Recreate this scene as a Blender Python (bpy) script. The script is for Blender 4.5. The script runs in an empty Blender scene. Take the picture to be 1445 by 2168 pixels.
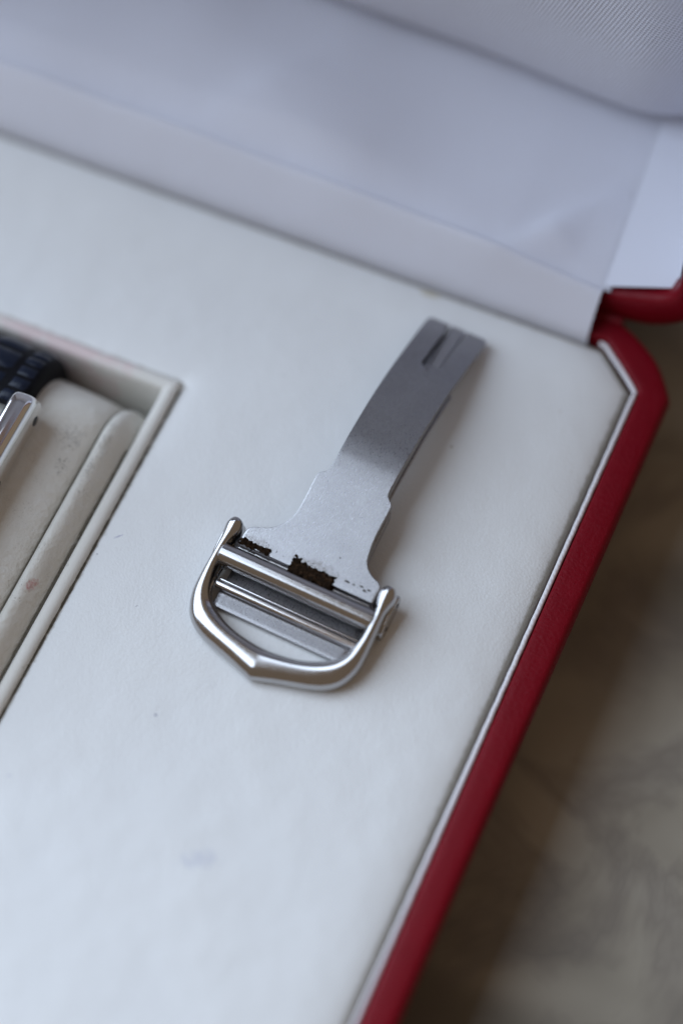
import bpy, bmesh, math, random
from mathutils import Vector, Matrix, noise

random.seed(7)
S = 0.001                                    # everything below is written in millimetres
scene = bpy.context.scene
COL = scene.collection

# ------------------------------------------------------------------ camera
cd = bpy.data.cameras.new("camera")
cam = bpy.data.objects.new("camera", cd)
COL.objects.link(cam)
CAM_POS = Vector((45.761, -92.246, 203.56))
RIGHT = Vector((0.9159, 0.4013, -0.0060))
DOWN = Vector((0.3503, -0.8066, -0.4762))
FWD = Vector((-0.1959, 0.4341, -0.8793))
m = Matrix.Identity(4)
for i in range(3):
    m[i][0], m[i][1], m[i][2], m[i][3] = RIGHT[i], -DOWN[i], -FWD[i], CAM_POS[i] * S
cam.matrix_world = m
cd.sensor_fit = 'VERTICAL'
cd.sensor_height = 36.0
cd.sensor_width = 24.0
cd.lens = 85.0
cd.clip_start = 0.01
cd.clip_end = 10.0
cd.dof.use_dof = True
cd.dof.focus_distance = 0.2278
cd.dof.aperture_fstop = 6.2
cd.dof.aperture_blades = 9
scene.camera = cam

# ------------------------------------------------------------------ light
w = bpy.data.worlds.new("World")
scene.world = w
w.use_nodes = True
bg = w.node_tree.nodes["Background"]
bg.inputs[0].default_value = (0.40, 0.31, 0.23, 1)
bg.inputs[1].default_value = 0.52


def area(name, loc, target, size, power, color):
    ld = bpy.data.lights.new(name, 'AREA')
    ld.shape = 'RECTANGLE'
    ld.size, ld.size_y = size[0] * S, size[1] * S
    ld.energy = power
    ld.color = color
    o = bpy.data.objects.new(name, ld)
    COL.objects.link(o)
    o.location = Vector(loc) * S
    d = Vector(target) - Vector(loc)
    o.rotation_euler = d.to_track_quat('-Z', 'Y').to_euler()
    return o


# the broad cool light of a large window high up on the left of the box
area("window_light", (-1080, 40, 830), (-150, 20, 0), (1750, 2000), 44.0, (0.67, 0.81, 1.0))

scene.view_settings.view_transform = 'Standard'
scene.view_settings.look = 'None'
scene.view_settings.exposure = 0.0
scene.view_settings.gamma = 1.0

# ------------------------------------------------------------------ helpers


def tag(o, label=None, cat=None, group=None, kind=None):
    if label: o["label"] = label
    if cat: o["category"] = cat
    if group: o["group"] = group
    if kind: o["kind"] = kind
    return o


def empty(name, loc, label, cat, rz=0.0):
    o = bpy.data.objects.new(name, None)
    o.empty_display_size = 0.01
    COL.objects.link(o)
    o.location = Vector(loc) * S
    o.rotation_euler = (0, 0, rz)
    o["base"] = [c for c in loc]
    return tag(o, label, cat)


def link(name, verts, faces, mat, parent=None, smooth=True, sharp=35.0, label=None):
    me = bpy.data.meshes.new(name)
    me.from_pydata([(v[0] * S, v[1] * S, v[2] * S) for v in verts], [], faces)
    bm = bmesh.new()
    bm.from_mesh(me)
    bmesh.ops.remove_doubles(bm, verts=bm.verts, dist=1e-7)
    bmesh.ops.recalc_face_normals(bm, faces=bm.faces)
    bm.to_mesh(me)
    bm.free()
    if smooth:
        me.polygons.foreach_set("use_smooth", [True] * len(me.polygons))
        me.set_sharp_from_angle(angle=math.radians(sharp))
    me.materials.append(mat)
    o = bpy.data.objects.new(name, me)
    COL.objects.link(o)
    if parent is not None:
        o.parent = parent
        if parent.type == 'EMPTY' and parent.get("base") is not None:
            o.location = tuple(-c * S for c in parent["base"])
    if label: o["label"] = label
    return o


def bevel(o, width, seg=2, angle=40):
    b = o.modifiers.new("bevel", 'BEVEL')
    b.width = width * S
    b.segments = seg
    b.limit_method = 'ANGLE'
    b.angle_limit = math.radians(angle)
    b.harden_normals = False
    return o


def grid_faces(nu, nv, close_u=False, close_v=False):
    f = []
    for i in range(nu if close_u else nu - 1):
        for j in range(nv if close_v else nv - 1):
            a = i * nv + j
            b = ((i + 1) % nu) * nv + j
            c = ((i + 1) % nu) * nv + (j + 1) % nv
            d = i * nv + (j + 1) % nv
            f.append((a, b, c, d))
    return f


def tube(path, r, n=14, caps=True, aspect=1.0):
    """round tube along a polyline; r is a number or a list of radii"""
    verts = []
    P = [Vector(p) for p in path]
    ref = Vector((0, 0, 1))
    for i, p in enumerate(P):
        t = (P[min(i + 1, len(P) - 1)] - P[max(i - 1, 0)]).normalized()
        s = t.cross(ref)
        if s.length < 1e-4: s = t.cross(Vector((0, 1, 0)))
        s.normalize()
        u = s.cross(t).normalized()
        rr = r[i] if isinstance(r, (list, tuple)) else r
        for k in range(n):
            a = 2 * math.pi * k / n
            verts.append(p + s * math.cos(a) * rr + u * math.sin(a) * rr * aspect)
    f = grid_faces(len(P), n, close_v=True)
    if caps:
        f.append(tuple(range(n - 1, -1, -1)))
        f.append(tuple(range((len(P) - 1) * n, len(P) * n)))
    return verts, f


def interp(x, xs, ys):
    if x <= xs[0]: return ys[0]
    for i in range(len(xs) - 1):
        if x <= xs[i + 1]:
            t = (x - xs[i]) / (xs[i + 1] - xs[i])
            return ys[i] + (ys[i + 1] - ys[i]) * t
    return ys[-1]


def catmull(x, xs, ys):
    """smooth interpolation through samples (monotone-ish hermite)"""
    n = len(xs)
    if x <= xs[0]: return ys[0]
    if x >= xs[-1]: return ys[-1]
    i = max(k for k in range(n - 1) if xs[k] <= x)
    h = xs[i + 1] - xs[i]
    def sl(k):
        if k == 0: return (ys[1] - ys[0]) / (xs[1] - xs[0])
        if k == n - 1: return (ys[-1] - ys[-2]) / (xs[-1] - xs[-2])
        a = (ys[k] - ys[k - 1]) / (xs[k] - xs[k - 1])
        b = (ys[k + 1] - ys[k]) / (xs[k + 1] - xs[k])
        if a * b <= 0: return 0.0
        return 2 * a * b / (a + b)
    t = (x - xs[i]) / h
    m0, m1 = sl(i) * h, sl(i + 1) * h
    return ((2*t**3 - 3*t**2 + 1) * ys[i] + (t**3 - 2*t**2 + t) * m0
            + (-2*t**3 + 3*t**2) * ys[i + 1] + (t**3 - t**2) * m1)


# ------------------------------------------------------------------ materials
class NT:
    def __init__(self, name):
        self.m = bpy.data.materials.new(name)
        self.m.use_nodes = True
        self.t = self.m.node_tree
        self.b = self.t.nodes["Principled BSDF"]
        tc = self.t.nodes.new("ShaderNodeTexCoord")
        mm = self.t.nodes.new("ShaderNodeVectorMath")
        mm.operation = 'SCALE'
        mm.inputs[3].default_value = 1000.0
        self.t.links.new(tc.outputs["Object"], mm.inputs[0])
        self.mm = mm.outputs[0]                # object coordinates in millimetres

    def n(self, kind, **kw):
        nd = self.t.nodes.new(kind)
        for k, v in kw.items(): setattr(nd, k, v)
        return nd

    def l(self, a, b): self.t.links.new(a, b)

    def set(self, **kw):
        for k, v in kw.items():
            self.b.inputs[k.replace("_", " ")].default_value = v
        return self

    def noise(self, scale, detail=4, rough=0.55, vec=None, dist=0.0):
        nd = self.n("ShaderNodeTexNoise")
        nd.inputs["Scale"].default_value = scale
        nd.inputs["Detail"].default_value = detail
        nd.inputs["Roughness"].default_value = rough
        nd.inputs["Distortion"].default_value = dist
        self.l(vec if vec is not None else self.mm, nd.inputs["Vector"])
        return nd.outputs["Fac"]

    def voro(self, scale, feature='F1', vec=None, rnd=1.0):
        nd = self.n("ShaderNodeTexVoronoi", feature=feature)
        nd.inputs["Scale"].default_value = scale
        nd.inputs["Randomness"].default_value = rnd
        self.l(vec if vec is not None else self.mm, nd.inputs["Vector"])
        return nd.outputs["Distance"]

    def ramp(self, fac, stops):
        nd = self.n("ShaderNodeValToRGB")
        e = nd.color_ramp.elements
        while len(e) < len(stops): e.new(0.5)
        for i, (p, c) in enumerate(stops):
            e[i].position = p
            e[i].color = (c, c, c, 1) if isinstance(c, (int, float)) else (*c, 1)
        self.l(fac, nd.inputs[0])
        return nd.outputs["Color"]

    def math(self, op, a, b=None, c=None):
        nd = self.n("ShaderNodeMath", operation=op)
        for i, v in enumerate((a, b, c)):
            if v is None: continue
            if isinstance(v, (int, float)): nd.inputs[i].default_value = v
            else: self.l(v, nd.inputs[i])
        return nd.outputs[0]

    def mix(self, fac, a, b):
        nd = self.n("ShaderNodeMix", data_type='RGBA')
        for i, v in ((0, fac), (6, a), (7, b)):
            if isinstance(v, (int, float)): nd.inputs[i].default_value = v
            elif isinstance(v, tuple): nd.inputs[i].default_value = (*v, 1)
            else: self.l(v, nd.inputs[i])
        return nd.outputs[2]

    def bump(self, h, strength, dist, prev=None):
        nd = self.n("ShaderNodeBump")
        nd.inputs["Strength"].default_value = strength
        nd.inputs["Distance"].default_value = dist * S
        self.l(h, nd.inputs["Height"])
        if prev is not None: self.l(prev, nd.inputs["Normal"])
        return nd.outputs[0]

    def sep(self):
        nd = self.n("ShaderNodeSeparateXYZ")
        self.l(self.mm, nd.inputs[0])
        return nd.outputs

    def spot(self, x, y, rx, ry, rot=0.0, wob=0.35, wscale=3.0):
        """soft irregular patch at (x, y) millimetres: 1 inside, 0 outside"""
        mp = self.n("ShaderNodeMapping", vector_type='TEXTURE')
        mp.inputs["Location"].default_value = (x, y, 0)
        mp.inputs["Rotation"].default_value = (0, 0, rot)
        mp.inputs["Scale"].default_value = (rx, ry, 1000.0)
        self.l(self.mm, mp.inputs["Vector"])
        ln = self.n("ShaderNodeVectorMath", operation='LENGTH')
        self.l(mp.outputs[0], ln.inputs[0])
        nz = self.noise(wscale, 4, 0.65)
        d = self.math('ADD', ln.outputs["Value"], self.math('MULTIPLY', self.math('SUBTRACT', nz, 0.5), wob * 4))
        return self.ramp(d, [(0.55, 1.0), (1.0, 0.0)])

    def col(self, c): self.l(c, self.b.inputs["Base Color"])
    def nrm(self, n): self.l(n, self.b.inputs["Normal"])
    def rgh(self, r): self.l(r, self.b.inputs["Roughness"])


# --- white leatherette of the tray
M = NT("tray_leather")
M.set(Roughness=0.50)
M.b.inputs["Specular IOR Level"].default_value = 0.35
base = M.mix(M.noise(0.06, 3), (0.71, 0.715, 0.715), (0.745, 0.745, 0.735))
f = M.math('MULTIPLY', M.spot(-1.5, 34.9, 1.3, 0.45, 0.05), 0.75)
base = M.mix(f, base, (0.55, 0.50, 0.36))
f = M.math('MULTIPLY', M.spot(2.9, -29.0, 1.9, 0.9, 0.5, 0.8, 1.6), 0.30)
base = M.mix(f, base, (0.40, 0.42, 0.55))
for (x, y, rx, ry, rot, a, c) in [
        (-18.1, -2.5, 0.60, 0.07, 0.75, 0.8, (0.28, 0.27, 0.42)), (-6.7, -17.9, 0.22, 0.16, 0.2, 0.75, (0.25, 0.26, 0.34)),
        (7.3, 19.1, 0.22, 0.14, 0.2, 0.7, (0.33, 0.28, 0.20)), (-19.2, -4.9, 0.14, 0.1, 0, 0.7, (0.3, 0.3, 0.3)),
        (-13.2, -8.6, 0.2, 0.06, 0.9, 0.6, (0.3, 0.28, 0.32)), (-11.0, 20.0, 0.25, 0.16, 0.4, 0.25, (0.4, 0.4, 0.4)),
        (-16.3, -28.5, 0.3, 0.2, 0.4, 0.3, (0.4, 0.4, 0.5)), (15.5, 27.0, 0.2, 0.15, 0.0, 0.35, (0.4, 0.35, 0.3))]:
    base = M.mix(M.math('MULTIPLY', M.spot(x, y, rx, ry, rot, 0.25, 5.0), a), base, c)
# grubby line along the seam round the watch recess and along the back edge
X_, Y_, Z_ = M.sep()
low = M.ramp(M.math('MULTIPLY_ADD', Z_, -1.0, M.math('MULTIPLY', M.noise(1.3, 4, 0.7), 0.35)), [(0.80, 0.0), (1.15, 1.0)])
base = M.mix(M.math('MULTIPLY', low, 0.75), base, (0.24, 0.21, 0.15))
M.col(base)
b1 = M.bump(M.noise(0.12, 2), 0.35, 0.8)
b2 = M.bump(M.noise(1.6, 3), 0.20, 0.12, b1)
b3 = M.bump(M.voro(4.2), 0.5, 0.04, b2)
M.nrm(b3)
TRAY = M.m

# --- cream leather of the watch pillow, scuffed
M = NT("pillow_leather")
M.set(Roughness=0.55)
M.b.inputs["Specular IOR Level"].default_value = 0.3
X_, Y_, Z_ = M.sep()
base = M.mix(M.noise(0.25, 4), (0.68, 0.66, 0.60), (0.76, 0.74, 0.69))
speck = M.ramp(M.noise(6.0, 5, 0.7), [(0.57, 0.0), (0.64, 1.0)])
patch = M.ramp(M.noise(0.32, 3, 0.5), [(0.46, 0.0), (0.62, 1.0)])
roll = M.ramp(M.math('ABSOLUTE', M.math('ADD', X_, 23.55)), [(0.35, 1.0), (0.9, 0.35)])
wear = M.math('MULTIPLY', M.math('MULTIPLY', speck, patch), roll)
base = M.mix(M.math('MULTIPLY', wear, 0.95), base, (0.13, 0.12, 0.10))
for (x, y, rx, ry, rot) in [(-26.0, 1.6, 0.7, 1.1, 0.5), (-26.6, 4.6, 1.5, 1.6, 0.0), (-23.3, 5.8, 0.55, 2.4, 0.05), (-23.5, 2.6, 0.4, 1.6, 0.0)]:
    sp = M.math('MULTIPLY', M.spot(x, y, rx, ry, rot, 0.6, 1.8), M.ramp(M.noise(6.5, 5, 0.7), [(0.53, 0.0), (0.60, 1.0)]))
    base = M.mix(M.math('MULTIPLY', sp, 0.85), base, (0.12, 0.11, 0.09))
red = M.math('MULTIPLY', M.spot(-22.9, -10.9, 0.42, 0.95, -0.3, 0.5, 3.0), M.ramp(M.noise(4.0, 4, 0.7), [(0.35, 0.2), (0.6, 1.0)]))
base = M.mix(M.math('MULTIPLY', red, 0.7), base, (0.50, 0.17, 0.17))
M.col(base)
M.nrm(M.bump(M.voro(4.0), 0.5, 0.06, M.bump(M.noise(0.7, 5), 0.6, 0.45)))
PILLOW = M.m

# --- off-white leather strip framing the recess
M = NT("frame_leather")
M.set(Roughness=0.5)
base = M.mix(M.noise(0.4, 4), (0.66, 0.64, 0.585), (0.72, 0.70, 0.66))
base = M.mix(M.math('MULTIPLY', M.ramp(M.noise(1.7, 6, 0.75), [(0.60, 0.0), (0.70, 1.0)]), 0.45), base, (0.24, 0.21, 0.15))
pink = M.math('MULTIPLY', M.spot(-33.0, 15.0, 9.0, 1.6, 0.0, 0.5, 0.5), 0.45)
base = M.mix(pink, base, (0.68, 0.42, 0.44))
M.col(base)
M.nrm(M.bump(M.voro(4.0), 0.3, 0.04))
FRAME = M.m

# --- dirt in the seams
M = NT("seam_dirt")
M.set(Roughness=0.9)
M.col(M.mix(M.noise(3.0, 5), (0.05, 0.045, 0.035), (0.16, 0.14, 0.10)))
DIRT = M.m

# --- white cord
M = NT("white_cord")
M.set(Roughness=0.6)
M.set(Base_Color=(0.74, 0.71, 0.73, 1))
wv = M.n("ShaderNodeTexWave", wave_type='BANDS', bands_direction='DIAGONAL')
wv.inputs["Scale"].default_value = 1.1
wv.inputs["Distortion"].default_value = 0.6
M.l(M.mm, wv.inputs["Vector"])
M.nrm(M.bump(wv.outputs["Fac"], 0.45, 0.06))
CORD = M.m

# --- deep red leatherette
M = NT("red_leather")
M.set(Roughness=0.36)
M.b.inputs["Specular IOR Level"].default_value = 0.13
base = M.mix(M.noise(0.35, 4), (0.135, 0.0018, 0.0065), (0.180, 0.0030, 0.010))
M.col(base)
pit = M.ramp(M.voro(2.6), [(0.05, 1.0), (0.16, 0.0)])
g = M.bump(M.noise(2.6, 4), 0.45, 0.16)
g = M.bump(pit, 0.7, 0.07, g)
M.nrm(g)
M.rgh(M.ramp(M.noise(1.2, 4), [(0.3, 0.30), (0.7, 0.46)]))
RED = M.m


def satin(name, c0, c1, weave, ax):
    M = NT(name)
    M.set(Roughness=0.42)
    M.b.inputs["Specular IOR Level"].default_value = 0.3
    M.b.inputs["Sheen Weight"].default_value = 0.15
    X_, Y_, Z_ = M.sep()
    V = {'z': Z_, 'y': Y_}[ax]
    k = 2 * math.pi / weave
    u = M.math('SINE', M.math('MULTIPLY', M.math('ADD', X_, M.math('MULTIPLY', V, 0.5)), k))
    v = M.math('SINE', M.math('MULTIPLY', M.math('SUBTRACT', V, M.math('MULTIPLY', X_, 0.35)), k))
    p = M.math('MULTIPLY', u, v)
    dark = M.ramp(p, [(0.0, 0.0), (0.6, 1.0)])
    M.col(M.mix(M.math('MULTIPLY', dark, 0.7), c0, c1))
    b = M.bump(M.noise(0.06, 2), 0.25, 1.6)
    M.nrm(M.bump(p, 0.45, 0.10, b))
    return M.m


LINING = satin("lid_satin", (0.72, 0.725, 0.80), (0.78, 0.785, 0.86), 0.30, 'y')
CUSHION = satin("cushion_satin", (0.72, 0.73, 0.81), (0.36, 0.37, 0.43), 0.54, 'z')

# --- metals


def steel(name, col, rough, grain=0.0, gscale=6.0, stretch=(1, 1, 1), spots=0.0, mottle=0.0):
    M = NT(name)
    M.set(Metallic=1.0, Base_Color=(*col, 1), Roughness=rough)
    mp = M.n("ShaderNodeMapping")
    mp.inputs["Scale"].default_value = stretch
    M.l(M.mm, mp.inputs["Vector"])
    nz = M.noise(gscale, 4, 0.6, mp.outputs[0])
    if grain: M.nrm(M.bump(nz, grain, 0.02))
    M.rgh(M.ramp(nz, [(0.3, rough * 0.85), (0.7, rough * 1.2)]))
    c = M.mix(M.noise(0.5, 4), tuple(k * 0.94 for k in col), tuple(min(1, k * 1.04) for k in col))
    if mottle:                                  # fine sand-blasted grain and rubbed patches
        g1 = M.ramp(M.noise(5.0, 4, 0.65, mp.outputs[0]), [(0.35, 0.0), (0.65, 1.0)])
        c = M.mix(M.math('MULTIPLY', g1, mottle * 2), c, tuple(k * 0.55 for k in col))
        g2 = M.ramp(M.noise(0.35, 5, 0.6), [(0.42, 0.0), (0.62, 1.0)])
        c = M.mix(M.math('MULTIPLY', g2, mottle), c, tuple(k * 0.6 for k in col))
    if mottle:                                  # brown tarnish that thins out from the hinge crust
        st_ = M.math('ADD', M.spot(1.3, 0.3, 3.0, 1.0, 0.0, 0.5, 1.5), M.spot(-4.6, 0.1, 2.2, 0.8, 0.0, 0.5, 1.5))
        st_ = M.math('MULTIPLY', st_, M.ramp(M.noise(3.0, 5, 0.7), [(0.35, 0.0), (0.7, 0.65)]))
        c = M.mix(st_, c, (0.11, 0.085, 0.065))
    if spots:
        s = M.ramp(M.noise(3.2, 3, 0.6), [(0.70, 0.0), (0.74, 1.0)])
        c = M.mix(M.math('MULTIPLY', s, spots), c, (0.28, 0.25, 0.22))
    M.col(c)
    return M.m


STEEL_SATIN = steel("brushed_steel", (0.39, 0.385, 0.395), 0.29, 0.5, 9.0, (1.6, 0.45, 1), 0.0, 0.15)
STEEL_TONGUE = steel("dull_steel", (0.40, 0.395, 0.405), 0.36, 0.3, 13.0)
STEEL_POL = steel("polished_steel", (0.48, 0.47, 0.47), 0.15, 0.03, 2.0)
STEEL_ROD = steel("rod_steel", (0.72, 0.71, 0.72), 0.10)
STEEL_WATCH = steel("watch_steel", (0.80, 0.79, 0.78), 0.045)
M = NT("dark_hole")
M.set(Base_Color=(0.015, 0.014, 0.014, 1), Roughness=0.5)
DARK = M.m

M = NT("brown_residue")
M.set(Roughness=0.9)
M.b.inputs["Specular IOR Level"].default_value = 0.1
M.col(M.ramp(M.noise(2.4, 6, 0.7), [(0.35, (0.006, 0.0035, 0.002)), (0.55, (0.022, 0.011, 0.005)), (0.72, (0.08, 0.045, 0.024))]))
M.nrm(M.bump(M.noise(3.5, 6, 0.7), 0.9, 0.25))
RESIDUE = M.m

M = NT("navy_crocodile")
M.set(Roughness=0.30)
M.b.inputs["Specular IOR Level"].default_value = 0.22
M.col(M.mix(M.noise(0.8, 4), (0.004, 0.007, 0.016), (0.012, 0.017, 0.034)))
M.nrm(M.bump(M.noise(2.0, 4), 0.35, 0.12))
NAVY = M.m
M = NT("strap_edge_leather")
M.set(Roughness=0.6, Base_Color=(0.004, 0.004, 0.006, 1))
M.b.inputs['Specular IOR Level'].default_value = 0.12
STRAP_EDGE = M.m
M = NT("white_dial")
M.set(Roughness=0.35, Base_Color=(0.80, 0.80, 0.80, 1))
DIAL = M.m

M = NT("marble")
M.set(Roughness=0.30)
M.b.inputs['Specular IOR Level'].default_value = 0.3
big = M.noise(0.030, 3, 0.5, dist=0.5)
mid = M.noise(0.065, 4, 0.55, dist=0.5)
c = M.ramp(big, [(0.30, (0.15, 0.135, 0.108)), (0.50, (0.33, 0.30, 0.245)), (0.72, (0.43, 0.40, 0.34))])
vein = M.ramp(M.math('ABSOLUTE', M.math('SUBTRACT', mid, 0.5)), [(0.0, 0.45), (0.10, 0.0)])
c = M.mix(vein, c, (0.15, 0.13, 0.12))
M.col(c)
MARBLE = M.m

# ------------------------------------------------------------------ table
TZ = -15.5
V = []
N = 12
prof = [(0, TZ - 20), (0, TZ - 2), (0.6, TZ - 0.6), (2, TZ)]
ring = []
for (ins, z) in prof:
    ring.append([(-520 + ins, -330 + ins, z), (480 - ins, -330 + ins, z), (480 - ins, 460 - ins, z), (-520 + ins, 460 - ins, z)])
V = [p for r in ring for p in r]
F = grid_faces(len(prof), 4, close_v=True) + [(12, 13, 14, 15), (3, 2, 1, 0)]
t = link("table_top", V, F, MARBLE, smooth=False)
tag(t, "mottled grey brown marble table under the red box", "table", kind="structure")

# ------------------------------------------------------------------ watch box
BOX = empty("presentation_box", (-42, -12, TZ),
            "open red leather box with white padded tray and satin lined lid", "box")
XR, XL, YB, YF = 21.35, -105.35, 36.2, -60.2


def mirror_path(quarter):
    """quarter = [(x, y)...] for the back right corner, from the back edge to the right edge; returns the closed outline"""
    cx, cy = (XR + XL) / 2, (YB + YF) / 2
    a = list(quarter)
    b = [(x, 2 * cy - y) for x, y in reversed(quarter)]
    c = [(2 * cx - x, 2 * cy - y) for x, y in quarter]
    d = [(2 * cx - x, y) for x, y in reversed(quarter)]
    return a + b + c + d


qi = [(16.0, 36.5), (16.9, 36.45), (18.3, 35.35), (20.0, 33.85), (21.6, 32.4), (21.78, 31.6)]
qo = [(15.6, 39.6), (17.5, 39.25), (20.1, 38.0), (22.6, 36.1), (24.75, 33.1), (24.98, 31.9)]


def smooth_pts(q, k=5):
    out = []
    for i in range(len(q) - 1):
        p0, p1, p2, p3 = (Vector(q[max(0, min(len(q) - 1, j))]) for j in (i - 1, i, i + 1, i + 2))
        for a in range(k):
            t = a / k
            out.append(tuple(0.5 * (2 * p1 + (p2 - p0) * t + (2 * p0 - 5 * p1 + 4 * p2 - p3) * t * t + (3 * p1 - p0 - 3 * p2 + p3) * t ** 3)))
    return out + [q[-1]]


rim_in = mirror_path(smooth_pts(qi))
rim_out = mirror_path(smooth_pts(qo))
pad_out = mirror_path([(16.75, 36.0), (21.1, 32.2)])


def loft(inner, outer, prof, closed=True):
    """prof: (s, h): s=0 on the inner outline, 1 on the outer one, h the height"""
    v = []
    for (s, h) in prof:
        for (a, b) in zip(inner, outer):
            v.append((a[0] + (b[0] - a[0]) * s, a[1] + (b[1] - a[1]) * s, h))
    return v, grid_faces(len(prof), len(inner), close_v=closed)


prof = [(0.0, -6), (0.0, -0.45), (0.015, -0.22), (0.05, -0.08), (0.11, -0.02), (0.3, 0.02), (0.6, 0.02), (0.80, 0.0),
        (0.86, -0.06), (0.92, -0.22), (0.97, -0.50), (1.0, -0.95), (0.985, -1.4), (0.95, -1.9), (0.80, -5), (0.56, -9), (0.40, -12), (0.24, TZ + 0.6), (0.10, TZ + 0.02), (-2, TZ + 0.02)]
v, f = loft(rim_in, rim_out, prof)
base_shell = link("base_shell", v, f, RED, BOX, sharp=50)

# tray pad: soft edges, a rectangular recess for the watch pillow
RX0, RX1, RY0, RY1 = -64.1, -19.9, -39.5, 15.5
steps = [0.0, 0.05, 0.15, 0.35, 0.7, 1.2, 1.9, 2.8, 4.0, 5.5]


def drop(d, D, dep):
    if d >= D: return 0.0
    k = 1 - d / D
    return -dep * (0.55 * k ** 2.0 + 0.45 * k ** 9)


def inset(poly, d):
    n = len(poly)
    out = []
    for i in range(n):
        p0, p1, p2 = Vector(poly[i - 1]), Vector(poly[i]), Vector(poly[(i + 1) % n])
        a, b = (p1 - p0).normalized(), (p2 - p1).normalized()
        na, nb = Vector((a.y, -a.x)), Vector((b.y, -b.x))      # clockwise outline: inward normals
        k = (na + nb)
        k = k / max(1e-6, k.dot(na))
        out.append(p1 + k * d)
    return out


def hole(d):
    """rounded rectangle d outside the recess edge"""
    r = 0.5 + d
    out = []
    for (cx, cy, a0) in [(RX1 - 0.5, RY1 - 0.5, 0), (RX0 + 0.5, RY1 - 0.5, 90), (RX0 + 0.5, RY0 + 0.5, 180), (RX1 - 0.5, RY0 + 0.5, 270)]:
        for k in range(7):
            a = math.radians(a0 + 15 * k)
            out.append((cx + r * math.cos(a), cy + r * math.sin(a)))
    return out


bm = bmesh.new()
rings = []
for d in steps:
    rings.append([bm.verts.new((p[0], p[1], drop(d, 5.5, 1.25) - (0.0 if d else 3))) for p in inset(pad_out, d)])
rings[0:0] = []
hr = []
for d in steps + [7.5]:
    hr.append([bm.verts.new((p[0], p[1], drop(d, 7.5, 0.85) - (0.0 if d else 3))) for p in hole(d)])
for R_ in (rings, hr):
    for i in range(len(R_) - 1):
        n = len(R_[i])
        for j in range(n):
            bm.faces.new((R_[i][j], R_[i][(j + 1) % n], R_[i + 1][(j + 1) % n], R_[i + 1][j]))
from mathutils.geometry import tessellate_polygon
loops = [[q.co.copy() for q in rings[-1]], [q.co.copy() for q in hr[-1]]]
flat = list(rings[-1]) + list(hr[-1])
for tri in tessellate_polygon(loops):
    try:
        bm.faces.new([flat[k] for k in tri])
    except ValueError:
        pass
vv = [tuple(q.co) for q in bm.verts]
bm.verts.index_update()
ff = [tuple(q.index for q in fc.verts) for fc in bm.faces]
bm.free()
tray_pad = link("tray_pad", vv, ff, TRAY, BOX, sharp=60)

# white cord between pad and red rim, running along the sides (not behind the hinge lining)
cord = mirror_path([(16.2, 36.22), (16.85, 36.15), (18.25, 35.0), (19.8, 33.7), (21.42, 32.25)])
pts = []
Rr = cord[0:10]
dense = []
for i in range(len(Rr) - 1):
    a, b = Vector(Rr[i]), Vector(Rr[i + 1])
    n = max(2, int((b - a).length / 1.0))
    for k in range(n):
        q = a.lerp(b, k / n)
        dense.append((q.x + 0.02 * math.sin(3 * k), q.y, -0.50 + 0.03 * math.sin(k * 0.7)))
v, f = tube(dense, 0.25, 10)
link("edge_cord", v, f, CORD, BOX, sharp=60)

# strip framing the recess: rounded top, wall going down
fprof = [(0.06, -3.0), (0.05, -0.75), (-0.08, -0.32), (-0.28, -0.10), (-0.60, -0.02), (-0.95, -0.03), (-1.25, -0.14), (-1.45, -0.40), (-1.55, -0.9), (-1.6, -3), (-1.6, -14)]


def rrect(d):
    r = max(0.06, 0.45 + d)
    out = []
    for (sx, sy, a0) in [(RX1, RY1, 0), (RX0, RY1, 90), (RX0, RY0, 180), (RX1, RY0, 270)]:
        cx = sx + (-1 if sx == RX1 else 1) * 0.5
        cy = sy + (-1 if sy == RY1 else 1) * 0.5
        ox = (d + 0.5 - r) * (1 if sx == RX1 else -1)
        oy = (d + 0.5 - r) * (1 if sy == RY1 else -1)
        for k in range(7):
            a = math.radians(a0 + 15 * k)
            out.append((cx + ox + r * math.cos(a), cy + oy + r * math.sin(a)))
    return out


v = []
for (d, z) in fprof:
    v += [(x, y, z) for x, y in rrect(d)]
f = grid_faces(len(fprof), 28, close_v=True)
f.append(tuple(range((len(fprof) - 1) * 28, len(fprof) * 28)))
link("recess_frame", v, f, FRAME, BOX, sharp=60)

# satin strip over the hinge: rises from the back of the tray to the lid, rolls over into a crease


def fold_z(x):
    return catmull(x, [-106, -50, -25, -8, 3.0, 6.0, 9.0, 15.2], [6.8, 6.6, 6.25, 5.8, 5.4, 4.95, 4.6, 3.9]) + 0.10 * math.sin(x * 0.35) 


nx = 150
xs = [-104.5 + (119.4) * i / (nx - 1) for i in range(nx)]
sp = [(0.0, -1.2, 0), (0.02, 0.02, 0), (0.10, 0.20, 0), (0.25, 0.36, 0), (0.45, 0.55, 0), (0.65, 0.74, 0), (0.82, 0.90, 0), (0.93, 0.98, 0), (1.0, 1.0, 0), (1.07, 0.97, 0), (1.12, 0.85, 0), (1.14, 0.70, 0), (1.15, 0.3, 0)]
v = []
for x in xs:
    fz = fold_z(x)
    for (u, h, _) in sp:
        y = 36.15 + 3.25 * u
        bulge = 0.35 * math.sin(math.pi * min(1, u)) * (0.7 + 0.5 * noise.noise((x * 0.07, 0, 3)))
        z = (-0.35 + (fz + 0.35) * h if h >= 0 else -2.0) + bulge * 0.7
        y -= bulge * 0.5
        v.append((x, y, z))
link("hinge_lining", v, grid_faces(nx, len(sp)), LINING, BOX, sharp=80)

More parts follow.
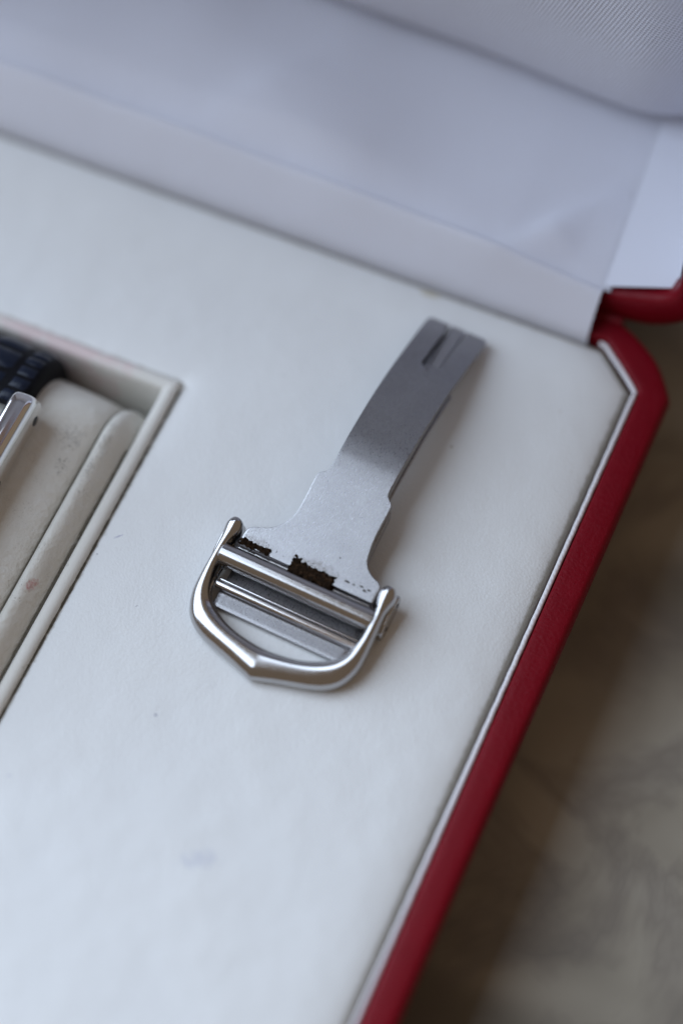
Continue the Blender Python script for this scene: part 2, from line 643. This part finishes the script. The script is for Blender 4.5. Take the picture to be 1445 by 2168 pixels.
# lid standing open behind the hinge.  outline in (x, z), lid mouth at y = 39.5
LY = 39.45
ci = smooth_pts([(13.0, 3.0), (14.7, 3.05), (15.9, 3.5), (17.6, 4.1), (19.6, 4.9), (21.2, 6.0), (22.05, 8.0), (22.2, 12)], 4)
co = smooth_pts([(13.0, -0.4), (16.0, -0.4), (18.0, -0.3), (20.4, 0.3), (22.9, 2.1), (25.0, 4.9), (25.8, 8.0), (25.9, 12)], 4)
lin = ci + [(22.2, 96), (-106.2, 96)] + [(-84 - x, z) for x, z in reversed(ci)]
lout = co + [(25.9, 99.7), (-109.9, 99.7)] + [(-84 - x, z) for x, z in reversed(co)]
prof = [(0.62, LY + 22), (0.60, LY + 3.6), (0.03, LY + 2.6), (0.0, LY + 1.0), (0.03, LY + 0.45), (0.10, LY + 0.15), (0.22, LY), (0.8, LY), (0.93, LY + 0.2), (1.0, LY + 0.7), (1.0, LY + 3), (0.95, LY + 24), (0.85, LY + 25.5), (0.0, LY + 26), (-6, LY + 26)]
v = []
for (s, y) in prof:
    for (a, b) in zip(lin, lout):
        v.append((a[0] + (b[0] - a[0]) * s, y, a[1] + (b[1] - a[1]) * s))
f = grid_faces(len(prof), len(lin), close_v=True)
n = len(lin)
f.append(tuple(range((len(prof) - 1) * n, len(prof) * n)))
link("lid_shell", v, f, RED, BOX, sharp=50)

# leather spine joining lid and base along the hinge
v = []
sx = [-101.0, -100.0, 16.4, 17.4]
hp = [(39.0, -4.0), (38.6, -0.7), (38.7, 0.2), (39.2, 0.5), (39.7, 0.3), (40.6, -0.8), (40.8, -4.0)]
for x in sx:
    v += [(x, y, z) for y, z in hp]
link("hinge_spine", v, grid_faces(4, 7, close_v=True) + [tuple(range(6, -1, -1)), tuple(range(21, 28))], RED, BOX)

# satin covered inside of the lid: hinge wall, bevelled corner, side wall


def cloth(name, p00, p10, p01, p11, nu, nv, amp, seed, front=None):
    """sheet from p00..p10 (along the mouth) to p01..p11 (deep end) with soft fullness"""
    v = []
    A, B, C, D = map(Vector, (p00, p10, p01, p11))
    nrm = (B - A).cross(C - A).normalized()
    if nrm.z < 0: nrm = -nrm
    for i in range(nu):
        u = i / (nu - 1)
        for j in range(nv):
            t = j / (nv - 1)
            p = A.lerp(B, u).lerp(C.lerp(D, u), t)
            if front is not None:
                p.z += (front(p.x) - A.lerp(B, u).z) * (1 - t) ** 1.5
            q = p * 0.032 + Vector((seed, 0, 0))
            k = min(1.0, 4 * u + 0.3, 4 * (1 - u)) * min(1, 5 * t)
            p += nrm * amp * k * (noise.noise(q) + 0.4 * noise.noise(q * 2.3))
            if front is not None:              # pulled creases running back from the fold
                for (cx_, cy_, ex_, ey_, hgt, wd_) in ((3.6, 39.6, 11.5, 50.5, 1.5, 0.6), (-30.0, 40.0, -20.0, 58.0, 1.0, 1.6), (-62.0, 40.0, -45.0, 60.0, -0.6, 2.5)):
                    lx, ly = ex_ - cx_, ey_ - cy_
                    ll = math.hypot(lx, ly)
                    sd_ = ((p.x - cx_) * ly - (p.y - cy_) * lx) / ll
                    al = ((p.x - cx_) * lx + (p.y - cy_) * ly) / ll / ll
                    fade = max(0.0, 1 - abs(al - 0.45) / 0.75)
                    far = math.exp(-max(0.0, sd_) / 5.0) * math.exp(-max(0.0, 13.0 - 64 + p.y) / 3.0)
                    p.z += hgt * fade * far / (1 + math.exp(max(-30, min(30, -sd_ / wd_))))
            v.append(p)
    return link(name, v, grid_faces(nu, nv), LINING, BOX, sharp=70)


cloth("lid_wall_lining", (-99, LY + 0.3, 4.5), (15.6, LY + 0.3, 4.5), (-96, 64, 5.4), (13.1, 64, 5.4), 190, 40, 1.7, 1.0,
      front=lambda x: fold_z(x) - 1.05 + 0.5 * max(0.0, x - 11.0) / 4.6)
cloth("lid_corner_lining", (14.9, LY + 0.4, 4.0), (21.9, LY + 1.5, 6.3), (13.1, 64, 5.4), (19.4, 64, 7.4), 14, 20, 0.5, 4.0)
cloth("lid_side_lining", (-105.8, LY + 0.35, 7.45), (-106.05, LY + 0.35, 95), (-103.4, 64, 9.0), (-103.9, 64, 95), 40, 20, 0.4, 11.0)
cloth("lid_corner_lining", (-105.8, LY + 0.3, 7.45), (-99.6, LY + 0.3, 4.42), (-103.4, 64, 9.0), (-97.1, 64, 5.4), 14, 20, 0.25, 14.0)
cloth("lid_top_lining", (-106, LY + 0.35, 95.6), (22, LY + 0.35, 95.6), (-103.5, 64, 94), (19.5, 64, 94), 60, 16, 0.4, 17.0)
cloth("lid_side_lining", (21.9, LY + 1.5, 6.3), (22.15, LY + 2.2, 95), (19.4, 64, 7.4), (19.9, 64, 95), 40, 20, 0.4, 7.0)

# padded satin cushion in the lid
nu, nv = 90, 60
v = []
for i in range(nu):
    x = -99 + 119.5 * i / (nu - 1)
    ex = min(1.0, (min(x + 99, 20.5 - x) / 9.0)) if min(x + 99, 20.5 - x) > 0 else 0.0
    edge = math.sqrt(max(0.0, 1 - (1 - ex) ** 2))
    for j in range(nv):
        th = math.pi * (j / (nv - 1)) 
        c_ = -math.cos(th)
        zz = math.copysign(abs(c_) ** 0.62, c_)
        dep = math.sin(th) ** 0.72
        z = 49.5 + 43.5 * zz + 0.5 * noise.noise((x * 0.05, 3, j * 0.05)) + 1.2 * (1 - edge)
        y = 64.2 - 8.0 * dep * (0.35 + 0.65 * edge) + 0.5 * noise.noise((x * 0.05, j * 0.08, 9))
        y -= 1.7 * catmull(x, [-30, -8, 6, 11, 16, 20], [0.0, 0.45, 0.9, 1.0, 0.55, 0.2])
        v.append((x, y, z))
link("lid_cushion", v, grid_faces(nu, nv), CUSHION, BOX, sharp=80)

# ------------------------------------------------------------------ watch pillow
PIL = empty("watch_pillow", (-42.8, -12, -14),
            "cream leather watch pillow with scuffed rolled end inside the tray recess", "pillow")


def arch(s):
    """path along the pillow: returns (y, dz) for s in 0..1, front end to back end"""
    L_flat = 37.0
    a = s * (L_flat + 13 * 2)
    R2, RZ = 7.0, 11.0
    if a < 13: 
        th = (13 - a) / 13 * math.pi / 2
        return -30.6 - R2 * math.sin(th), -RZ * (1 - math.cos(th))
    if a < 13 + L_flat:
        return -30.6 + (a - 13), 0.0
    th = min(1.0, (a - 13 - L_flat) / 13) * math.pi / 2
    return 6.4 + R2 * math.sin(th), -RZ * (1 - math.cos(th))


def sweep(name, xz, ns, mat, parent, taper=0.0):
    """xz: cross-section (x, z) from left to right, swept over the arch"""
    v = []
    for i in range(ns):
        y, dz = arch(i / (ns - 1))
        for (x, z) in xz:
            k = min(1.0, max(0.0, -dz / 11.0))
            v.append((x + taper * k * k * 2.0 * (1 if x > -43 else -1), y, z * (1 - 0.35 * k) + dz + 0.06 * noise.noise((x * 0.3, y * 0.25, 2))))
    return link(name, v, grid_faces(ns, len(xz)), mat, parent, sharp=75)


crown = [(-61.2, -8), (-61.15, -0.6), (-60.8, 0.35), (-59.5, 1.25), (-57, 2.1), (-52, 2.75), (-46, 3.0), (-42.8, 3.05), (-39, 3.0), (-34, 2.8), (-30, 2.3),
         (-27.6, 1.95), (-26.2, 1.62), (-25.2, 1.18), (-24.75, 0.78), (-24.5, 0.30), (-24.42, -0.2), (-24.4, -8)]
sweep("body", crown, 90, PILLOW, PIL)
rollp = [(-24.4, -7), (-24.38, -0.1), (-24.34, 0.45), (-24.22, 0.92), (-23.97, 1.28), (-23.6, 1.42), (-23.2, 1.28), (-22.8, 0.88), (-22.4, 0.22), (-22.05, -0.28), (-21.8, -0.75), (-21.62, -1.3), (-21.6, -7)]
sweep("rolled_end", rollp, 90, PILLOW, PIL)
# dirty stitch line in the groove
sl = []
for i in range(70):
    y, dz = arch(0.05 + 0.90 * i / 69)
    sl.append((-24.43, y, 0.42 + dz + 0.05 * noise.noise((y * 0.8, 5, 1))))
v, f = tube(sl, [0.11 + 0.05 * noise.noise((q[1] * 1.7, 2, 2)) for q in sl], 6)
link("seam", v, f, DIRT, PIL)
# grime gathered in the joints between pad, frame and pillow
for (xg, zg, r0, sd) in ((-19.86, -0.62, 0.085, 1), (-21.60, -0.78, 0.12, 5)):
    gl = [(xg + 0.03 * noise.noise((k * 0.9, sd, 0)), 14.6 - k * 0.25, zg) for k in range(210)] if sd == 1 else [(xg, 6.5 - k * 0.25, zg) for k in range(150)]
    rr_ = [max(0.03, r0 * (1 + 1.1 * noise.noise((q[1] * 0.8, sd, 3)) + 0.8 * noise.noise((q[1] * 3.1, sd, 7)))) for q in gl]
    v, f = tube(gl, rr_, 6)
    link("joint_grime", v, f, DIRT, BOX if sd == 1 else PIL)

# ------------------------------------------------------------------ wristwatch
W = empty("wristwatch", (-42.8, -12.4, 2.6),
          "polished steel wristwatch on navy crocodile strap wrapped over the cream pillow", "watch")
# long side bars of the case
def side_bar(x0, x1, sgn):
    n = 40
    y0, y1 = 5.1, -29.9
    V_, nn = [], 24
    for i in range(n):
        t_ = i / (n - 1)
        # cluster stations towards the rounded ends
        e = 0.5 - 0.5 * math.cos(math.pi * t_)
        y = y0 + (y1 - y0) * e
        d = min(y0 - y, y - y1)
        k = min(1.0, d / 1.35)
        sh = math.sqrt(max(0.0, 1 - (1 - k) ** 2.0))
        sc = 0.30 + 0.70 * sh
        cx, cz = (x0 + x1) / 2, 5.0 - (1 - sc) * 0.9
        hw, hh = (x1 - x0) / 2 * (0.80 + 0.2 * sc), 2.55 * sc
        for q in range(nn):
            a = 2 * math.pi * q / nn
            c_, s_ = math.cos(a), math.sin(a)
            p = 2 / 2.9
            V_.append((cx + hw * math.copysign(abs(c_) ** p, c_), y, cz + hh * math.copysign(abs(s_) ** p, s_)))
    F_ = grid_faces(n, nn, close_v=True) + [tuple(range(nn - 1, -1, -1)), tuple(range((n - 1) * nn, n * nn))]
    return V_, F_


for (a, b, sg) in ((-32.15, -29.35, 1), (-56.25, -53.45, -1)):
    v, f = side_bar(a, b, sg)
    bar = link("side_bar", v, f, STEEL_WATCH, W, sharp=60)
    xo = b if sg == 1 else a
    for yy in (3.35, -4.35) if sg == 1 else (3.35,):
        v, f = tube([(xo - sg * 0.5, yy, 4.6), (xo + sg * 0.012, yy, 4.6)], 0.52, 16)
        link("screw_hole", v, f, DARK, bar)
# bezel, case middle and dial between the bars
def slab(x0, x1, y0, y1, z0, z1):
    v = [(x0, y0, z0), (x1, y0, z0), (x1, y1, z0), (x0, y1, z0), (x0, y0, z1), (x1, y0, z1), (x1, y1, z1), (x0, y1, z1)]
    return v, [(3, 2, 1, 0), (4, 5, 6, 7), (0, 1, 5, 4), (1, 2, 6, 5), (2, 3, 7, 6), (3, 0, 4, 7)]


v, f = slab(-53.9, -31.7, -26.5, 1.9, 3.1, 6.3)
bevel(link("case", v, f, STEEL_WATCH, W, smooth=False), 0.25)
# bezel: raised frame with an open middle
o_ = [(-53.2, -26.1), (-32.0, -26.1), (-32.0, 1.7), (-53.2, 1.7)]
i_ = [(-52.2, -25.0), (-33.1, -25.0), (-33.1, 0.6), (-52.2, 0.6)]
v = [(x, y, 6.2) for x, y in o_] + [(x, y, 7.2) for x, y in o_] + [(x, y, 7.2) for x, y in i_] + [(x, y, 6.4) for x, y in i_]
f = grid_faces(4, 4, close_v=True)
bevel(link("bezel", v, f, STEEL_WATCH, W, smooth=False), 0.18)
v, f = slab(-52.25, -33.05, -25.05, 0.65, 6.32, 6.5)
link("dial", v, f, DIAL, W, smooth=False)

# strap: from the bars over the back of the pillow and down into the recess
sp_y = [3.9, 5.2, 6.6, 8.0, 9.4, 10.7, 11.8, 12.5, 12.95, 13.2, 13.3]
sp_z = [4.4, 4.75, 4.75, 4.55, 4.1, 3.25, 2.1, 0.6, -1.4, -4.0, -8.0]
SX0, SX1 = -54.2, -31.25
path = []
K = 50
cum = [0.0]
for i in range(1, len(sp_y)):
    cum.append(cum[-1] + math.hypot(sp_y[i] - sp_y[i - 1], sp_z[i] - sp_z[i - 1]))


def strap_at(s):
    return catmull(s, cum, sp_y), catmull(s, cum, sp_z)


def strap_frame(s):
    y, z = strap_at(s)
    y2, z2 = strap_at(min(s + 0.05, cum[-1]))
    y1, z1 = strap_at(max(s - 0.05, 0))
    d = math.hypot(y2 - y1, z2 - z1) or 1
    return y, z, -(z2 - z1) / d, (y2 - y1) / d           # point and outward normal (ny, nz)


v = []
sec = []
for i in range(K):
    s = cum[-1] * i / (K - 1)
    y, z, ny, nz = strap_frame(s)
    pinch = 1.0 - 0.075 * max(0.0, 1 - s / 2.5)            # narrower between the bars
    row = []
    for (x, h) in [(SX0, -2.6), (SX0, -0.4), (SX0 + 0.3, -0.05), (SX0 + 0.9, 0.05), (-42.7, 0.35), (SX1 - 0.9, 0.05), (SX1 - 0.3, -0.05), (SX1, -0.4), (SX1, -2.6)]:
        row.append((-42.7 + (x + 42.7) * pinch, y + ny * h, z + nz * h))
    v += row
strap = link("strap", v, grid_faces(K, 9, close_v=True) , STRAP_EDGE, W, sharp=60)


def scale(x0, x1, s0, s1, bump):
    v = []
    nu_, nv_ = 6, 6
    for i in range(nu_):
        for j in range(nv_):
            u, t_ = i / (nu_ - 1), j / (nv_ - 1)
            s = s0 + (s1 - s0) * t_
            x = x0 + (x1 - x0) * u
            y, z, ny, nz = strap_frame(s)
            e = min(u, 1 - u, t_, 1 - t_)
            h = -0.12 if e == 0 else bump * (0.75 if e < 0.25 else 1.0)
            h += 0.05 + 0.30 * (1 - abs((x + 42.7) / 10.5))
            pinch = 1.0 - 0.075 * max(0.0, 1 - s / 2.5)
            v.append((-42.7 + (x + 42.7) * pinch, y + ny * h, z + nz * h))
    return link("scale", v, grid_faces(nu_, nv_), NAVY, strap, sharp=70)


s = 0.35
while s < cum[-1] - 1.0:
    ds = random.uniform(2.9, 3.4)
    cols = [SX0 + 2.6, SX0 + 6.2, -42.7 + random.uniform(-.6, .6), SX1 - 6.4 + random.uniform(-.3, .3), SX1 - 2.5 + random.uniform(-.2, .2)]
    for a, b in zip(cols[:-1], cols[1:]):
        scale(a + 0.06, b - 0.06, s, min(s + ds - 0.12, cum[-1]), 0.24)
    q = s
    for k in range(2):                                   # narrow scales along the edges
        dd = ds / 2
        scale(SX1 - 2.35, SX1 - 0.35, q, min(q + dd - 0.10, cum[-1]), 0.16)
        scale(SX0 + 0.35, SX0 + 2.45, q, min(q + dd - 0.10, cum[-1]), 0.16)
        q += dd
    s += ds

# ------------------------------------------------------------------ folding clasp
CL = empty("folding_clasp", (0, 0, 0),
           "brushed steel folding clasp with D shaped buckle lying on the white tray", "clasp", math.radians(-3.5))
XC = 0.5                                                   # buckle centre line
TILT = 0.20                                                # the buckle leans: its pointed end rests on the tray


def bz(y):
    return 3.95 + TILT * y                                 # height of the buckle's top plane


# D-shaped frame: (inner u, inner y, outer u, outer y)
half = [(-7.72, 1.55, -8.28, 1.62, 0.55), (-7.38, 1.42, -8.62, 1.48, 0.8), (-7.20, 1.15, -8.82, 1.18, 0.95), (-7.13, 0.75, -8.92, 0.78, 1.0), (-7.15, 0.35, -8.90, 0.36, 1.0), (-7.28, -0.15, -8.80, -0.15, 0.97),
        (-7.48, -0.70, -8.70, -0.72, 0.92), (-7.60, -1.30, -8.68, -1.30, 0.90), (-7.63, -2.2, -8.72, -2.2, 0.92), (-7.60, -3.5, -8.78, -3.5, 0.95), (-7.40, -4.5, -8.82, -4.9, 1.0),
        (-7.14, -5.4, -8.76, -6.3, 1.0), (-6.76, -6.1, -8.42, -7.5, 1.0), (-6.16, -6.72, -7.80, -8.55, 1.0), (-5.36, -7.22, -6.80, -9.38, 1.0), (-4.38, -7.70, -5.50, -9.95, 1.0),
        (-3.22, -8.08, -3.98, -10.38, 1.0), (-2.06, -8.30, -2.5, -10.78, 1.0), (-1.08, -8.42, -1.25, -11.16, 1.0), (-0.45, -8.47, -0.45, -11.40, 1.0), (0, -8.48, 0, -11.52, 1.0)]
st = half + [(-a, b, -c_, d, h) for (a, b, c_, d, h) in reversed(half[:-1])]
# refine stations
st2 = []
for i in range(len(st) - 1):
    for k in range(3):
        t_ = k / 3
        def cat(j):
            p0, p1, p2, p3 = st[max(i - 1, 0)][j], st[i][j], st[i + 1][j], st[min(i + 2, len(st) - 1)][j]
            return 0.5 * (2 * p1 + (p2 - p0) * t_ + (2 * p0 - 5 * p1 + 4 * p2 - p3) * t_ ** 2 + (3 * p1 - p0 - 3 * p2 + p3) * t_ ** 3)
        st2.append(tuple(cat(j) for j in range(5)))
st2.append(st[-1])
v = []
NS = 28
H = 2.7
for (iu, iy, ou, oy, hs) in st2:
    cx, cy = (iu + ou) / 2, (iy + oy) / 2
    dx, dy = (ou - iu) / 2, (oy - iy) / 2
    wd = math.hypot(dx, dy)
    for q in range(NS):
        a = 2 * math.pi * q / NS
        c_, s_ = math.cos(a), math.sin(a)
        p = 2 / 2.1
        kx = math.copysign(abs(c_) ** p, c_)
        kz = math.copysign(abs(s_) ** p, s_)
        h = min(H * hs, bz(cy) - 0.05)
        x, y = cx + dx * kx, cy + dy * kx
        z = bz(y) - h / 2 - (0.5 * (H - H * hs) if cy > 0.9 else 0.0) + kz * h / 2
        # keep the underside off the tray at the pointed end
        zz = max(z, 0.03 + 0.05 * (1 - kz)) if z < 0.05 else z
        v.append((XC + x, y, zz))
f = grid_faces(len(st2), NS, close_v=True) + [tuple(range(NS - 1, -1, -1)), tuple(range((len(st2) - 1) * NS, len(st2) * NS))]
buckle = link("buckle_frame", v, f, STEEL_POL, CL, sharp=60)

# round bar across the frame
v, f = tube([(XC - 7.9, -1.92, 2.52), (XC, -1.90, 2.54), (XC + 7.9, -1.88, 2.52)], 1.10, 32)
link("crossbar", v, f, STEEL_POL, CL)

# the curved outer blade
AY = [-0.45, 1.0, 3.0, 6.0, 8.5, 10.5, 12.0, 14.0, 17.0, 20.0, 23.0, 26.0, 28.5, 31.4]
AZ = [3.05, 3.30, 3.62, 4.15, 4.60, 4.93, 5.10, 5.19, 5.10, 4.70, 4.05, 3.12, 2.25, 1.15]
HY = [-0.45, 0.6, 1.05, 1.30, 1.55, 1.80, 2.15, 2.7, 3.5, 4.5, 5.6, 6.7, 7.9, 8.55, 8.85, 9.15, 9.4, 9.65, 10.2, 12.0, 24.0, 30.9, 31.2, 31.4]
HW = [7.0, 7.0, 6.98, 6.85, 6.45, 5.75, 5.15, 4.60, 4.20, 3.97, 3.90, 3.90, 3.93, 3.93, 3.80, 3.45, 3.20, 3.10, 3.06, 3.07, 3.15, 3.22, 3.10, 2.80]


def blade_z(y): return catmull(y, AY, AZ)


def blade_hw(y): return catmull(y, HY, HW)


def blade_cx(y): return 0.60 + 0.48 * min(1.0, max(0.0, (y - 0.5) / 3.5))


SL0, SLW = 24.35, 0.99
rows = [-0.45]
while rows[-1] < 31.4 - 1e-6:
    y = rows[-1]
    st_ = 0.025 if 24.3 < y < 24.55 else 0.10 if (0.8 < y < 2.4 or 8.4 < y < 9.9 or 24.2 < y < 25.5 or y > 30.8) else 0.30
    rows.append(min(31.4, y + st_))
v, quads = [], []
cols_t = [1.0, 0.97, 0.8, 0.6, 0.42]
for y in rows:
    hw, cx = blade_hw(y), blade_cx(y)
    r = 0.9
    if y < SL0: sw = 0.0
    elif y < SL0 + r: sw = SLW * math.sqrt(max(0.0, 1 - (1 - (y - SL0) / r) ** 2))
    else: sw = SLW
    sw = max(sw, 0.012)
    z = blade_z(y)
    left = [cx - sw - (hw - sw) * k for k in (1.0, 0.97, 0.75, 0.5, 0.25, 0.0)]
    right = [cx + sw + (hw - sw) * k for k in (0.0, 0.25, 0.5, 0.75, 0.97, 1.0)]
    for x in left + right: v.append((x, y, z))
nc = 12
for i in range(len(rows) - 1):
    for j in range(nc - 1):
        if j == 5 and rows[i] >= SL0 - 1e-6: continue
        a = i * nc + j
        quads.append((a, a + 1, a + nc + 1, a + nc))
blade = link("outer_blade", v, quads, STEEL_SATIN, CL, sharp=40)
so = blade.modifiers.new("thick", 'SOLIDIFY')
so.thickness = 0.55 * S
so.offset = -1.0
bevel(blade, 0.07, 2, 50)
# tongue lying in the slot, a little lower
v, rws = [], 26
for i in range(rws):
    y = 24.0 + 7.55 * i / (rws - 1)
    for k in (0, 0.25, 0.5, 0.75, 1.0):
        xl = interp(y, [24, 31.5], [0.70, 0.30])
        v.append((xl + (1.86 - xl) * k, y, blade_z(min(y, 31.4)) - interp(y, [24, 31.5], [1.25, 0.18]) - (0.12 if y > 31.4 else 0)))
tongue = link("tongue", v, grid_faces(rws, 5), STEEL_TONGUE, CL)
so = tongue.modifiers.new("thick", 'SOLIDIFY'); so.thickness = 0.45 * S; so.offset = -1.0

# two more layers folded under the outer blade
LYs = [-6.3, -3.0, 0.0, 3.0, 8.0, 12.0, 17.0, 22.0, 26.5, 30.6]


def lower_layer(name, zs, hws, y0, y1, th, mat):
    v, n_ = [], 70
    for i in range(n_):
        y = y0 + (y1 - y0) * i / (n_ - 1)
        hw = catmull(y, [-6.3, 0.9, 1.6, 2.6, 4.2, 8.6, 9.4, 27], hws)
        cx = blade_cx(y)
        z = catmull(y, LYs, zs)
        for k in (-1, -0.9, -0.4, 0, 0.4, 0.9, 1): v.append((cx + hw * k, y, z))
    o = link(name, v, grid_faces(n_, 7), mat, CL)
    q = o.modifiers.new("thick", 'SOLIDIFY'); q.thickness = th * S; q.offset = -1.0
    bevel(o, 0.06, 2, 50)
    return o


lower_layer("middle_blade", [1.05, 1.15, 1.6, 2.35, 3.45, 4.05, 4.0, 3.3, 1.95, 0.62], [6.9, 6.9, 5.8, 4.5, 3.95, 3.9, 3.00, 2.9], -1.5, 30.4, 0.55, STEEL_SATIN)
lower_layer("lower_blade", [0.62, 0.62, 0.75, 1.35, 2.45, 3.1, 3.15, 2.6, 1.5, 0.6], [6.9, 6.9, 5.8, 4.5, 3.9, 3.85, 3.05, 3.1], -6.3, 23.4, 0.5, STEEL_SATIN)

# hinge barrel of the outer blade, in two lengths with the worn gap between
for (a, b) in ((-6.35, -1.15), (3.62, 7.35)):
    v, f = tube([(a, -0.62, 2.05), (b, -0.62, 2.05)], 0.50, 24)
    link("hinge_barrel", v, f, STEEL_POL, CL)
# polished rod and flat pin lower down
v, f = tube([(XC - 7.3, -4.30, 1.05), (XC + 7.5, -4.25, 1.05)], 0.42, 16)
link("rod", v, f, STEEL_ROD, CL)
v, f = tube([(XC - 7.3, -3.66, 0.86), (XC + 7.5, -3.62, 0.86)], 0.15, 12)
link("rod", v, f, STEEL_ROD, CL)

# cheeks under the ends of the frame, with pin ends
for sg in (-1, 1):
    v, n_ = [], 18
    out = []
    for k in range(n_):
        a = 2 * math.pi * k / n_
        yy = -0.4 + 2.15 * math.copysign(abs(math.cos(a)) ** 0.75, math.cos(a))
        zz = 1.35 + 1.15 * math.copysign(abs(math.sin(a)) ** 0.75, math.sin(a)) + 0.22 * (yy + 0.4)
        out.append((yy, zz))
    x0, x1 = XC + sg * 7.35, XC + sg * 9.0
    v = [(x0, a, b) for a, b in out] + [(x1, a, b) for a, b in out]
    f = grid_faces(2, n_, close_v=True) + [tuple(range(n_ - 1, -1, -1)), tuple(range(n_, 2 * n_))]
    cheek = link("hinge_cheek", v, f, STEEL_POL, CL, sharp=45)
    bevel(cheek, 0.12, 2, 45)
    for (py, pz) in ((0.95, 1.75), (-1.35, 1.0)):
        vv_, ff_ = tube([(x1 - sg * 0.3, py, pz), (x1 + sg * 0.02, py, pz)], 0.24, 14)
        link("pin_end", vv_, ff_, DARK, cheek)
    v, f = tube([(XC + sg * 8.0, -2.6, 0.75), (XC + sg * 8.05, -4.6, 0.62), (XC + sg * 7.95, -5.6, 0.55)], [0.5, 0.45, 0.35], 12)
    link("side_spacer", v, f, STEEL_POL, CL)

# brown crust of old leather and glue stuck along the hinge


def crust(x0, x1, y0, y1, z0, z1, dens, name="glue_residue"):
    v = []
    nx_, ny_ = max(4, int((x1 - x0) * dens)), max(4, int((y1 - y0) * dens))
    for i in range(nx_):
        for j in range(ny_):
            u, t_ = i / (nx_ - 1), j / (ny_ - 1)
            x, y = x0 + (x1 - x0) * u, y0 + (y1 - y0) * t_
            e = min(u * (x1 - x0), (1 - u) * (x1 - x0), t_ * (y1 - y0), (1 - t_) * (y1 - y0))
            jag = 0.20 * noise.noise((x * 2.1, y * 2.1, 4)) + 0.20 * noise.noise((x * 5, y * 5, 1))
            z = interp(e + jag, [0.0, 0.12, 0.3], [0.0, 0.7, 1.0])
            z = z0 + (z1 - z0) * z + 0.10 * noise.noise((x * 4, y * 4, 8)) * (1 if e > 0 else 0)
            x += 0.14 * noise.noise((x * 3, y * 3, 11))
            y += 0.16 * noise.noise((x * 2.4, y * 3, 17))
            v.append((x, y, z + (blade_z(max(-0.45, y)) - blade_z(-0.45)) * (1 if y > -0.45 else 0)))
    return link(name, v, grid_faces(nx_, ny_), RESIDUE, CL, sharp=30)


crust(-1.15, 3.62, -1.25, 0.38, 2.6, 3.36, 14)
crust(-1.1, -0.15, 0.0, 0.72, 2.95, 3.20, 12)
crust(-6.45, -3.2, -0.55, 0.20, 2.95, 3.36, 12)
for (x, y, a, b) in [(-3.3, -0.02, 0.55, 0.22), (-2.75, 0.25, 0.13, 0.2), (4.55, 0.42, 0.6, 0.20), (5.25, 0.42, 0.35, 0.15), (5.95, 0.55, 0.5, 0.14), (6.35, 0.30, 0.4, 0.28), (6.75, 0.52, 0.45, 0.18), (-2.0, 0.1, 0.12, 0.12), (0.9, 0.65, 0.14, 0.12), (2.9, 2.2, 0.16, 0.16)]:
    v, k_ = [], 10
    for i in range(k_):
        t_ = 2 * math.pi * i / k_
        rr = 0.6 + 0.6 * random.random()
        xx, yy = x + a * 0.5 * rr * math.cos(t_), y + b * 0.5 * rr * math.sin(t_)
        v.append((xx, yy, blade_z(yy) + 0.005))
    v.append((x, y, blade_z(y) + 0.06))
    link("residue_fleck", v, [(i, (i + 1) % k_, k_) for i in range(k_)], RESIDUE, CL, sharp=30)

# crumbs scattered round the crust
sv, sf = [], []
for k in range(70):
    zone = random.choice([(-6.4, -3.2, 0.2), (-6.4, -2.4, 0.2), (-1.1, 3.6, 0.45), (-1.3, 3.8, 0.45), (3.8, 7.2, 0.25)])
    x = random.uniform(zone[0], zone[1])
    y = zone[2] + min(0.9, abs(random.gauss(0, 0.28))) - 0.08
    r = random.uniform(0.015, 0.045)
    z = blade_z(y)
    b0 = len(sv)
    for q in range(5):
        a = 2 * math.pi * q / 5 + random.random()
        sv.append((x + r * math.cos(a) * random.uniform(0.7, 1.6), y + r * math.sin(a), z + 0.004))
    sv.append((x, y, z + r * 0.7))
    sf += [(b0 + q, b0 + (q + 1) % 5, b0 + 5) for q in range(5)]
tag(link("residue_crumbs", sv, sf, RESIDUE, CL, sharp=30), kind="stuff")
